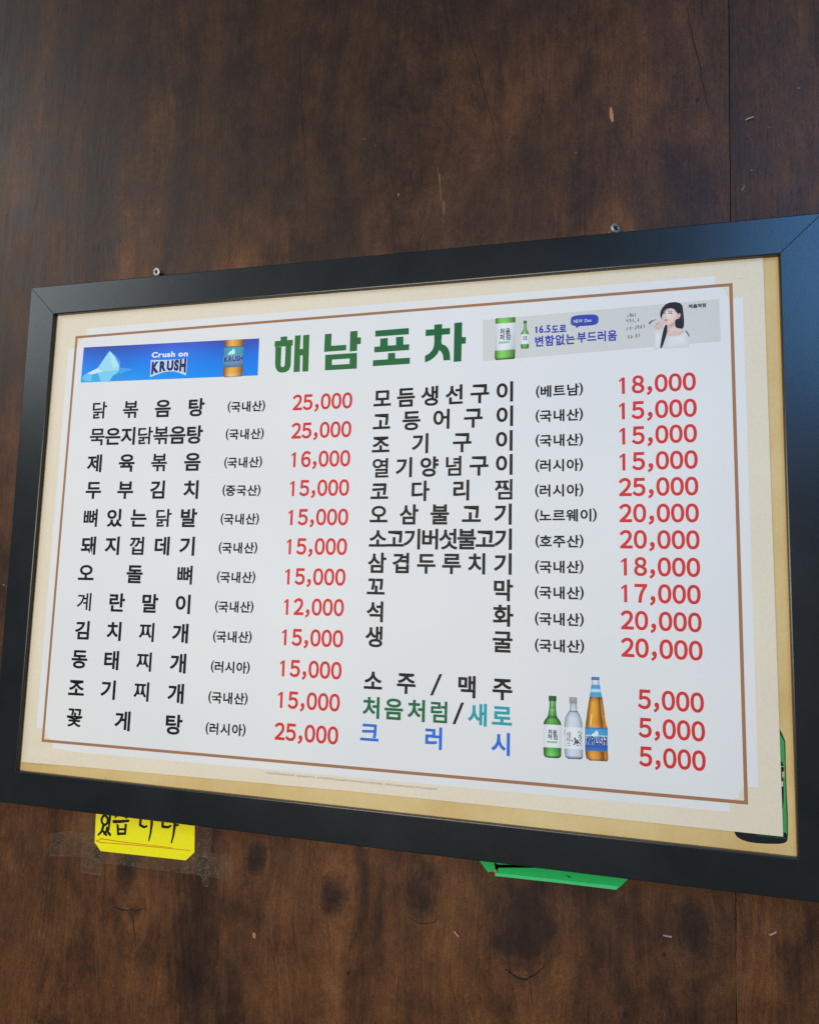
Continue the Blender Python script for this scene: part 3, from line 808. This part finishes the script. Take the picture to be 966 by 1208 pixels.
for k in range(28):
    a = 2*math.pi*k/28; ca, sa = math.cos(a), math.sin(a)
    ca = math.copysign(abs(ca)**0.55, ca); sa = math.copysign(abs(sa)**0.55, sa)
    bub.append((690+99*ca, 78-6*ca+40*sa))
pr.px([sz_(*p) for p in bub], ink(52, 66, 152), 3); pr.px([sz_(*p) for p in ((630,110),(665,112),(628,136))], ink(52, 66, 152), 3)
latin(pr, 'NEW', at(*sz_(612, 98)), at(*sz_(676, 92)), 3.6, ink(190, 200, 226), 4, 0.01)
latin(pr, 'Design', at(*sz_(690, 92)), at(*sz_(776, 84)), 3.4, ink(190, 200, 226), 4, 0.01)
wz_ = lambda x, y: (730+x/8.05, 350+y/8.05)
INK_H = ink(84, 86, 90)
for (a, b, y0, y1, n) in ((72, 158, 180, 174, 4), (66, 190, 232, 220, 5), (66, 244, 308, 278, 7), (70, 198, 386, 366, 5)):
    scribble(pr, at(*wz_(a, y0)), at(*wz_(b, y1)), 4.4, INK_H, 3, n, 0.62)
word(pr, wz_, '처음처럼', 656, 824, 94, 80, 4.6, ink(30, 32, 38), 3, 0.05)
HAIR, SKIN, SK2 = ink(34, 35, 42), ink(218, 192, 182), ink(190, 152, 140)
HAIR2 = ink(52, 54, 62); CLOTH, CLOTH2 = ink(208, 206, 202), ink(192, 190, 186)
W_px = lambda pts: [at(*wz_(*p)) for p in pts]
def wp(pts, c, L): pr.px([wz_(*p) for p in pts], c, L)
wp([(388,180),(392,140),(410,105),(440,72),(480,56),(530,50),(575,60),(600,85),(608,140),(616,220),(614,280),(602,304),(560,306),(530,296),(530,230),(540,190),(500,120),(440,130),(420,190),(404,216)], HAIR, 3)
wp([(330,505),(336,300),(400,290),(455,330),(445,365),(560,366),(600,310),(630,318),(655,340),(664,440),(658,480),(400,492)], CLOTH2, 2)
pr.fan(W_px([(410,490),(440,372),(520,372),(575,362),(620,330),(648,350),(655,440),(650,478)]), CLOTH, CLOTH2, 3)
pr.fan(W_px([(334,500),(340,330),(372,318),(396,330),(396,440),(386,496)]), ink(214,210,206), CLOTH2, 3)
pr.fan(W_px([(448,290),(470,270),(528,244),(545,296),(598,306),(622,330),(575,360),(520,371),(446,368),(456,330)]), ink(216,188,176), ink(196,164,152), 4)
pr.fan(W_px([(470,268),(500,254),(526,238),(534,262),(506,288),(466,304)]), ink(176,138,126), ink(196,162,150), 5)
FACE = [(404,196),(408,170),(414,146),(426,124),(460,106),(500,106),(534,124),(552,156),(556,180),(548,206),(534,224),(512,246),(488,260),(466,268),(446,267),(432,256),(424,240),(412,218)]
pr.fan(W_px(FACE), ink(228,204,194), ink(208,172,160), 5, at(*wz_(462,180)))
pr.fan(W_px([(548,182),(560,164),(576,154),(584,164),(580,190),(566,210),(548,216)]), ink(214,180,168), ink(188,146,134), 6)
wp([(536,128),(560,90),(600,120),(612,220),(606,290),(560,302),(534,288),(528,248),(546,218),(566,212),(584,188),(586,160),(574,152),(556,166)], HAIR, 7)
pr.fan(W_px([(560,110),(590,120),(604,200),(600,270),(586,220),(584,150)]), HAIR2, HAIR, 8)
wp([(402,200),(404,160),(414,126),(440,98),(500,80),(548,110),(558,160),(544,150),(522,120),(490,110),(452,116),(430,134),(418,160)], HAIR, 7)
wp([(438,270),(456,268),(456,330),(440,390),(420,450),(404,488),(388,486),(398,420),(412,350),(424,300)], HAIR, 7)
pr.fan(W_px([(326,290),(332,272),(352,254),(372,240),(392,234),(404,246),(410,268),(402,292),(380,312),(348,310)]), ink(220,186,174), ink(200,160,148), 6)
for q in ([(352,258),(384,250)], [(346,272),(388,268)], [(350,290),(386,286)]): pr.spx([wz_(*p) for p in q], 0.45, ink(176,122,112), 7)
wp([(384,262),(400,250),(420,236),(428,244),(408,262),(392,276)], ink(208,170,158), 7)
wp([(284,262),(280,246),(300,230),(322,220),(326,228),(304,244),(296,260)], ink(84, 88, 94), 4)
wp([(330,222),(348,214),(350,222),(332,230)], ink(96, 98, 104), 4)
wp([(630,318),(652,342),(668,374),(662,380),(648,356),(630,330)], ink(44, 56, 62), 5)
for pts, w, c in (([(414,144),(424,139),(438,143)], 0.7, (112,92,88)), ([(464,142),(484,137),(504,145)], 0.7, (112,92,88)), ([(414,160),(428,155),(440,161)], 0.85, (86,70,70)), ([(464,161),(484,155),(503,162)], 0.95, (86,70,70)),
                  ([(440,166),(434,194),(444,203),(458,200)], 0.55, (190,148,136)), ([(424,221),(442,218),(464,221)], 0.8, (192,118,116)), ([(430,230),(444,233),(458,229)], 0.9, (204,136,130)), ([(426,225),(462,225)], 0.3, (150,92,90)),
                  ([(500,336),(545,324)], 0.5, (186,148,136)), ([(470,120),(440,132),(426,160)], 0.4, (48,50,58))):
    pr.spx([wz_(*p) for p in pts], w, ink(*c), 9)
pr.build('spirit_banner', sheet)

# three bottles beside the drinks
oz = lambda x, y: (610+x/6.9, 780+y/6.9)
pr = Print(); GB = ink(76, 142, 64); GD = ink(42, 80, 44)
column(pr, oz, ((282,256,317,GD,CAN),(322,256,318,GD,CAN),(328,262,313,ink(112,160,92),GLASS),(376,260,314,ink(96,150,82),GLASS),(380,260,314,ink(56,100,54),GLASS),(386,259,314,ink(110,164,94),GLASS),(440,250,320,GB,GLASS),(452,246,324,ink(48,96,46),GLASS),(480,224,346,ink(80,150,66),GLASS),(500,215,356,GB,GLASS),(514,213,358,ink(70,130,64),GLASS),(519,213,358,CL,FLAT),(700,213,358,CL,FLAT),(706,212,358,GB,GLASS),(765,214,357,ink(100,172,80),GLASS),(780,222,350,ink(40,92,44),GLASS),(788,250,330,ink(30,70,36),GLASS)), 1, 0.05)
word(pr, oz, '처음', 250, 322, 574, 580, 5.4, ink(38,42,46), 2, 0.03); word(pr, oz, '처럼', 246, 326, 612, 620, 5.4, ink(38,42,46), 2, 0.03)
for k in range(5): pr.px([oz(*p) for p in ((242+k*17, 648+k), (256+k*17, 649+k), (256+k*17, 664+k), (242+k*17, 663+k))], ink(108, 160, 98), 2)
pr.build('bottle_picture', sheet)
pr = Print(); CB = ink(188, 192, 199); CLG = (0.40, 0.80, 1.02, 1.05, 1.0, 0.95, 0.78, 0.36); CP = ink(150, 150, 150)
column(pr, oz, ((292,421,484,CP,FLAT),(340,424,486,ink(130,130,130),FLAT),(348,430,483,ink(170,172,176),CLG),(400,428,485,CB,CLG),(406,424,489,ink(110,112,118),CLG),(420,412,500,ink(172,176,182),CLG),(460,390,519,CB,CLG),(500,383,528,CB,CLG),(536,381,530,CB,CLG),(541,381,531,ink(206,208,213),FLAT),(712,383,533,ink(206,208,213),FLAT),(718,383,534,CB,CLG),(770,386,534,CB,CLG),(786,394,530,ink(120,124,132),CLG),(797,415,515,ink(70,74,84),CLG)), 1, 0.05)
for c, y in (('새', 594), ('로', 634)):
    p = at(*oz(418, y)); pr.glyph(c, 0.005, p[0]-2.6, p[1]-2.2, 5.6, 5.8, ink(84, 86, 92), 2)
for pts, w in (([(404,668),(432,668)], 0.5), ([(408,684),(430,686)], 0.5), ([(384,556),(384,600)], 0.5), ([(462,622),(476,640),(470,660),(490,664)], 1.6), ([(458,682),(476,660),(492,640),(500,652)], 1.2), ([(480,676),(500,660),(514,676)], 1.2),
               ([(494,584),(506,572),(520,584),(512,604),(498,600)], 0.7), ([(506,606),(522,620),(512,640),(520,658)], 0.8), ([(486,690),(500,684)], 0.8), ([(516,684),(520,690)], 0.9), ([(498,612),(506,628)], 0.7)):
    pr.spx([oz(*p) for p in pts], w, ink(70, 72, 78), 2)
for p in ((446, 646), (468, 632), (484, 652), (496, 660)): q = at(*oz(*p)); pr.disc(q, 0.8, 0.9, ink(60, 62, 68), 2, 8)
pr.build('bottle_picture', sheet)
pr = Print(); AB = ink(204, 138, 48); BLB = ink(64, 142, 186); BD = ink(58, 112, 160)
AGL = (0.22, 0.50, 1.10, 1.22, 1.08, 0.92, 0.55, 0.22, 0.80, 0.28)
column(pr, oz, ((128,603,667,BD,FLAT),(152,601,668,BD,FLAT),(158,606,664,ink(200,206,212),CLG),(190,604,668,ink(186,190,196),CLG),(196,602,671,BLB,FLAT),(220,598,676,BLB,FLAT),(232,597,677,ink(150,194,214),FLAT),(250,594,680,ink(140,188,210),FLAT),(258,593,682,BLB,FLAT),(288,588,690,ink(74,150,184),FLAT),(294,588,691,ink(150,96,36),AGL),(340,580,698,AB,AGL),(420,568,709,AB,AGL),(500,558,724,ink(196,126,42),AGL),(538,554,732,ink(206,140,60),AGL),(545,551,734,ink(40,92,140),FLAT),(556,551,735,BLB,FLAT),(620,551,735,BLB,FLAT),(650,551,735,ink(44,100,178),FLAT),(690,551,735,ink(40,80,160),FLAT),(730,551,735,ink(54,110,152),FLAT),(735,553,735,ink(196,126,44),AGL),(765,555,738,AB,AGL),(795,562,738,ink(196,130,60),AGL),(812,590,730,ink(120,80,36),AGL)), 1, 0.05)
pr.px([oz(*p) for p in ((602,430),(610,430),(600,520),(588,520))], ink(232, 196, 130), 2)
pr.px([oz(*p) for p in ((706,440),(711,440),(728,528),(722,528))], ink(226, 190, 120), 2)
pr.px([oz(*p) for p in ((594,612),(612,590),(630,582),(640,564),(656,572),(660,596),(640,616))], ink(206, 222, 228), 2)
latin(pr, 'KRUSH', at(*oz(560, 676)), at(*oz(730, 686)), 8.0, ink(200, 214, 234), 2, 0.075)
latin(pr, 'KRUSH', at(*oz(563, 675)), at(*oz(727, 685)), 7.8, ink(26, 36, 98), 3, 0.03)
for k in range(4): pr.spx([oz(606+k*18, 238), oz(616+k*18, 240)], 1.0, ink(214, 226, 232), 2)
pr.build('bottle_picture', sheet)

# grey small print under the border, far too small to read
pr = Print()
p, q = at(314, 911.5), at(515, 931)
x = 0.0; L = q[0]-p[0]; rnd = random.Random(5)
while x < L:
    if abs(x-L*0.18) < 1 or abs(x-L*0.30) < 1 or abs(x-L*0.70) < 1.2: x += 2.4
    w = rnd.uniform(1.2, 2.0); z = p[1]+(q[1]-p[1])*x/L
    for k in range(2): pr.stroke([(p[0]+x, z+rnd.uniform(-1.1, 1.1)), (p[0]+x+w*0.8, z+rnd.uniform(-1.1, 1.1))], 0.4, ink(150, 141, 130), 1)
    pr.stroke([(p[0]+x+w*0.75, z+1.2), (p[0]+x+w*0.72, z-1.2)], 0.36, ink(150, 141, 130), 1)
    x += w+0.35
pr.build('small_print', sheet)

# ================================================================ screws holding the board
def screw(px, py, r, y, tilt, label):
    x, z = at(px, py, y); s = empty('wall_screw', (x, y, z)); tag(s, label, 'screw', 'screws above the frame')
    bm = bmesh.new(); n = 28
    prof = [(0.0, 0.9), (0.30, 0.9), (0.42, 0.1), (0.62, -0.1), (0.88, 0.25), (1.0, 0.75), (0.96, 1.2), (0.55, 2.4), (0.38, 3.2), (0.36, WY-y+8.0 if False else 16.0)]
    rings = []
    for (t, d) in prof:
        rings.append([bm.verts.new((r*t*math.cos(2*math.pi*k/n)*MM, d*MM, r*t*math.sin(2*math.pi*k/n)*MM)) for k in range(n)] if t > 0 else [bm.verts.new((0, d*MM, 0))])
    for k in range(n): bm.faces.new((rings[0][0], rings[1][k], rings[1][(k+1) % n]))
    for a, b in zip(rings[1:], rings[2:]):
        for k in range(n): bm.faces.new((a[k], b[k], b[(k+1) % n], a[(k+1) % n]))
    bmesh.ops.recalc_face_normals(bm, faces=bm.faces)
    me = bpy.data.meshes.new('screw_head'); bm.to_mesh(me); bm.free(); me.materials.append(M['screw_metal'])
    for q in me.polygons: q.use_smooth = True
    h = bpy.data.objects.new('screw_head', me); C.objects.link(h); h.parent = s
    v, f = [], []
    block(v, f, -r*0.46, r*0.46, -0.02, 1.0, -r*0.13, r*0.13); block(v, f, -r*0.13, r*0.13, -0.04, 1.0, -r*0.46, r*0.46)
    k = link('cross_recess', v, f, M['screw_recess'], s)
    s.rotation_euler = tilt
screw(184.3, 320.6, 5.7, 3.0, (math.radians(8), math.radians(24), math.radians(-6)), 'small dull cross-head screw standing on the upper left of the black frame')
screw(726.6, 268.8, 6.1, 3.0, (math.radians(-6), math.radians(40), math.radians(30)), 'tilted cross-head screw behind the upper frame rail, under the orange chip')

# ================================================================ yellow note
YN = WY-0.7
nz_ = lambda x, y: (80+x/4.391, 940+y/4.391)
N4 = lambda x, y, Y=YN: at(*nz_(x, y), Y)
note = empty('handwritten_note', (*[N4(400, 200)[0], WY], N4(400, 200)[1]))
tag(note, 'bright yellow paper note with clipped corners and black brush writing under the frame', 'note')
slab('note_paper', [N4(150, 20), N4(660, 70), N4(657, 288), N4(612, 329), N4(172, 281), N4(141, 237)], YN, YN+0.35, M['yellow_paper'], note)
pr = Print(YN, 0.06)
BK, OR = (0.015, 0.018, 0.012), (0.62, 0.13, 0.01)
def brush(pts, w0, w1, c=BK, L=0):
    P = [N4(*p) for p in pts]; n = len(P)
    if c is BK: w0 *= 1.3; w1 *= 1.3
    for k in range(n-1):
        a, b = P[k], P[k+1]; dx, dz = b[0]-a[0], b[1]-a[1]; l = math.hypot(dx, dz) or 1
        wa, wb = w0+(w1-w0)*k/(n-1), w0+(w1-w0)*(k+1)/(n-1); nx, nz2 = -dz/l/2, dx/l/2
        pr.poly([(a[0]+nx*wa, a[1]+nz2*wa), (a[0]-nx*wa, a[1]-nz2*wa), (b[0]-nx*wb, b[1]-nz2*wb), (b[0]+nx*wb, b[1]+nz2*wb)], c, L+(k % 2)*0.3)
        pr.disc(b, wb/2, wb/2, c, L+0.6, 10)
    pr.disc(P[0], w0/2, w0/2, c, L+0.6, 10)
ring_ = [(193+16*math.cos(a), 121+24*math.sin(a)) for a in [k*math.pi/8 for k in range(17)]]
brush(ring_, 2.4, 2.4)
brush([(222, 60), (219, 120), (213, 172)], 3.0, 2.0)
brush([(186, 150), (178, 178), (160, 197)], 3.0, 1.8); brush([(178, 172), (190, 184), (200, 196)], 2.2, 2.6); brush([(206, 160), (200, 180), (190, 192)], 2.6, 2.0); brush([(203, 174), (212, 186), (220, 196)], 2.2, 2.8)
brush([(276, 70), (262, 92), (248, 104)], 2.6, 2.0); brush([(276, 82), (292, 98), (306, 106)], 2.2, 2.6)
brush([(240, 128), (275, 128), (315, 124)], 3.0, 2.4)
brush([(260, 148), (262, 190)], 2.6, 2.4); brush([(302, 146), (298, 192)], 2.6, 2.2); brush([(261, 168), (300, 168)], 2.0, 2.0); brush([(262, 192), (299, 190)], 2.6, 2.2)
brush([(382, 90), (376, 146), (396, 157), (410, 152)], 3.0, 2.0); brush([(438, 80), (436, 140), (430, 190), (421, 226)], 3.4, 1.4)
brush([(492, 108), (530, 112)], 2.6, 2.4); brush([(494, 110), (492, 154), (520, 158), (534, 150)], 2.8, 2.0); brush([(556, 90), (555, 150), (548, 200), (538, 237)], 3.6, 1.4); brush([(556, 148), (574, 146)], 2.4, 1.6)
brush([(150, 226), (168, 236), (300, 246), (450, 260), (634, 278)], 0.9, 0.7, OR); brush([(172, 217), (300, 236), (420, 250), (540, 263)], 1.0, 0.6, OR); brush([(150, 230), (172, 220)], 0.8, 0.8, OR)
pr.build('handwriting', note)

# clear tape, each strip a piece of its own
def tape(pts, label, Y, edges=True):
    P = [at(p[0], p[1], Y) for p in pts]
    c = (sum(p[0] for p in P)/len(P), sum(p[1] for p in P)/len(P))
    # slightly ragged outline
    Q = []
    for k in range(len(P)):
        a, b = P[k], P[(k+1) % len(P)]; n = max(2, int(math.hypot(b[0]-a[0], b[1]-a[1])/3))
        for i in range(n):
            t = i/n; j = 0.0 if i == 0 else random.uniform(-0.35, 0.35)
            Q.append((a[0]+(b[0]-a[0])*t+j, a[1]+(b[1]-a[1])*t+j))
    o = slab('clear_tape', Q, Y, Y+0.05, M['clear_tape'])
    tag(o, label, 'tape', 'clear tape round the yellow note')
    pr_v, pr_f = [], []
    m = len(Q)
    for k in range(m):
        if random.random() < 0.25: continue
        a, b = Q[k], Q[(k+1) % m]; ia = (a[0]+(c[0]-a[0])*0.03, a[1]+(c[1]-a[1])*0.03); ib = (b[0]+(c[0]-b[0])*0.03, b[1]+(c[1]-b[1])*0.03)
        n = len(pr_v); pr_v += [(a[0], Y-0.015, a[1]), (b[0], Y-0.015, b[1]), (ib[0], Y-0.015, ib[1]), (ia[0], Y-0.015, ia[1])]; pr_f.append([n, n+1, n+2, n+3])
    e = link('tape_edge', pr_v, pr_f, M['tape_edge']); e.parent = o
    return o
tape([(59, 983), (83, 981), (120, 986), (119, 1014), (84, 1010), (59, 1010)], 'wrinkled clear tape at the far left of the yellow note', WY-0.1)
tape([(97.5, 950), (118, 950), (120, 1005), (119.5, 1033), (96, 1029)], 'upright strip of clear tape along the left edge of the yellow note', WY-0.28)
tape([(112, 992), (246, 1012), (243, 1033), (112, 1017)], 'long clear tape across the bottom edge of the yellow note', WY-0.2)
tape([(214, 1010), (231, 1006), (273, 1008), (272, 1038.5), (246, 1034), (214, 1030)], 'square piece of clear tape below the right corner of the yellow note', WY-0.36)
tape([(222, 960), (251, 965), (250, 986), (246, 1046), (239, 1046), (232, 1000), (222, 1000)], 'narrow clear tape hanging down past the right edge of the yellow note', WY-0.44)

# ================================================================ green card behind the lower rail
gz = lambda x, y: (560+x/4.391, 960+y/4.391)
GY = WY-2.4
g4 = lambda x, y, Y=GY: at(*gz(x, y), Y)
card = empty('green_card', (g4(420, 320)[0], WY, g4(420, 320)[1]))
tag(card, 'bright green card with clipped corners showing below the frame, torn at a nail', 'card')
slab('card_sheet', [g4(-12, 195), g4(840, 280), g4(790, 341), g4(744, 386), g4(430, 351), g4(116, 318), g4(112, 300), g4(122, 282), g4(116, 262), g4(104, 252), g4(100, 262), g4(106, 280), g4(100, 296), g4(68, 303)], GY, GY+0.5, M['green_paper'], card)
slab('folded_edge', [g4(104, 306, GY-1.2), g4(430, 340, GY-1.2), g4(752, 376, GY-1.2), g4(731, 395, GY-1.2), g4(425, 357, GY-1.2), g4(103, 323, GY-1.2)], GY-1.2, GY-0.1, M['green_fold'], card, 0.4)
pr = Print(GY, 0.1); p = g4(482, 322)
pr.poly([(p[0]-2.6, p[1]+1.2), (p[0]+0.2, p[1]+0.5), (p[0]+2.6, p[1]-0.6), (p[0]+2.2, p[1]-2.0), (p[0]+0.4, p[1]-0.9)], (0.012, 0.03, 0.015), 0)
pr.build('dark_tear', card)
# nail pinning it
x, z = at(583.8, 1027.5, GY-3)
nail = empty('bent_nail', (x, WY, z)); tag(nail, 'small rusty nail at the torn left corner of the green card', 'nail')
bm = bmesh.new()
for (r, y0, y1) in ((1.9, GY-3.2, GY-2.3), (0.8, GY-2.5, WY+6)):
    mtx = Matrix.Translation((x*MM, (y0+y1)/2*MM, z*MM)) @ Matrix.Rotation(math.pi/2, 4, 'X')
    bmesh.ops.create_cone(bm, cap_ends=True, segments=14, radius1=r*MM, radius2=r*0.85*MM, depth=(y1-y0)*MM, matrix=mtx)
me = bpy.data.meshes.new('nail_shank'); bm.to_mesh(me); bm.free(); me.materials.append(M['bare_wood'])
o = bpy.data.objects.new('nail_shank', me); C.objects.link(o); child(o, nail)

# ================================================================ staples left in the wall
def staple(px, py, w, ang, label):
    x, z = at(px, py, WY); ca, sa = math.cos(math.radians(ang)), math.sin(math.radians(ang))
    pts = [(-w/2, 6), (-w/2, -1.2), (-w/2+0.8, -2.0), (w/2-0.8, -2.0), (w/2, -1.2), (w/2, 6)]
    v, f = [], []; t = 0.6
    for k, (u, d) in enumerate(pts):
        inn = t if 0 < k < 5 else 0
        for (du, dv, dd) in ((0, -t, 0), (0, t, 0), (0, t, 1.1), (0, -t, 1.1)):
            uu = u + (0 if k in (2, 3) else (1.1 if u < 0 else -1.1))*(1 if dd else 0)
            d2 = d + (dd if k in (2, 3) else 0)
            v.append((x+uu*ca-dv*sa, WY+d2, z+uu*sa+dv*ca))
    for k in range(5):
        for i in range(4): f.append([k*4+i, k*4+(i+1) % 4, (k+1)*4+(i+1) % 4, (k+1)*4+i])
    f.append([3, 2, 1, 0]); f.append([20, 21, 22, 23])
    o = link('wall_staple', v, f, M['staple_metal'])
    bm = bmesh.new(); bm.from_mesh(o.data); bmesh.ops.recalc_face_normals(bm, faces=bm.faces); bm.to_mesh(o.data); bm.free()
    tag(o, label, 'staple', 'staples left in the plywood')
staple(539, 1101.5, 7.0, -42, 'short slanting staple in the plywood, leftmost of those below the green card')
staple(787, 1103.5, 8.5, -2, 'level pale staple in the plywood between green card and seam')
staple(911, 1100.5, 7.5, 32, 'staple in the plywood right of the seam, below the frame')
staple(884, 140.5, 8.0, 14, 'pale staple right of the seam, above the frame')
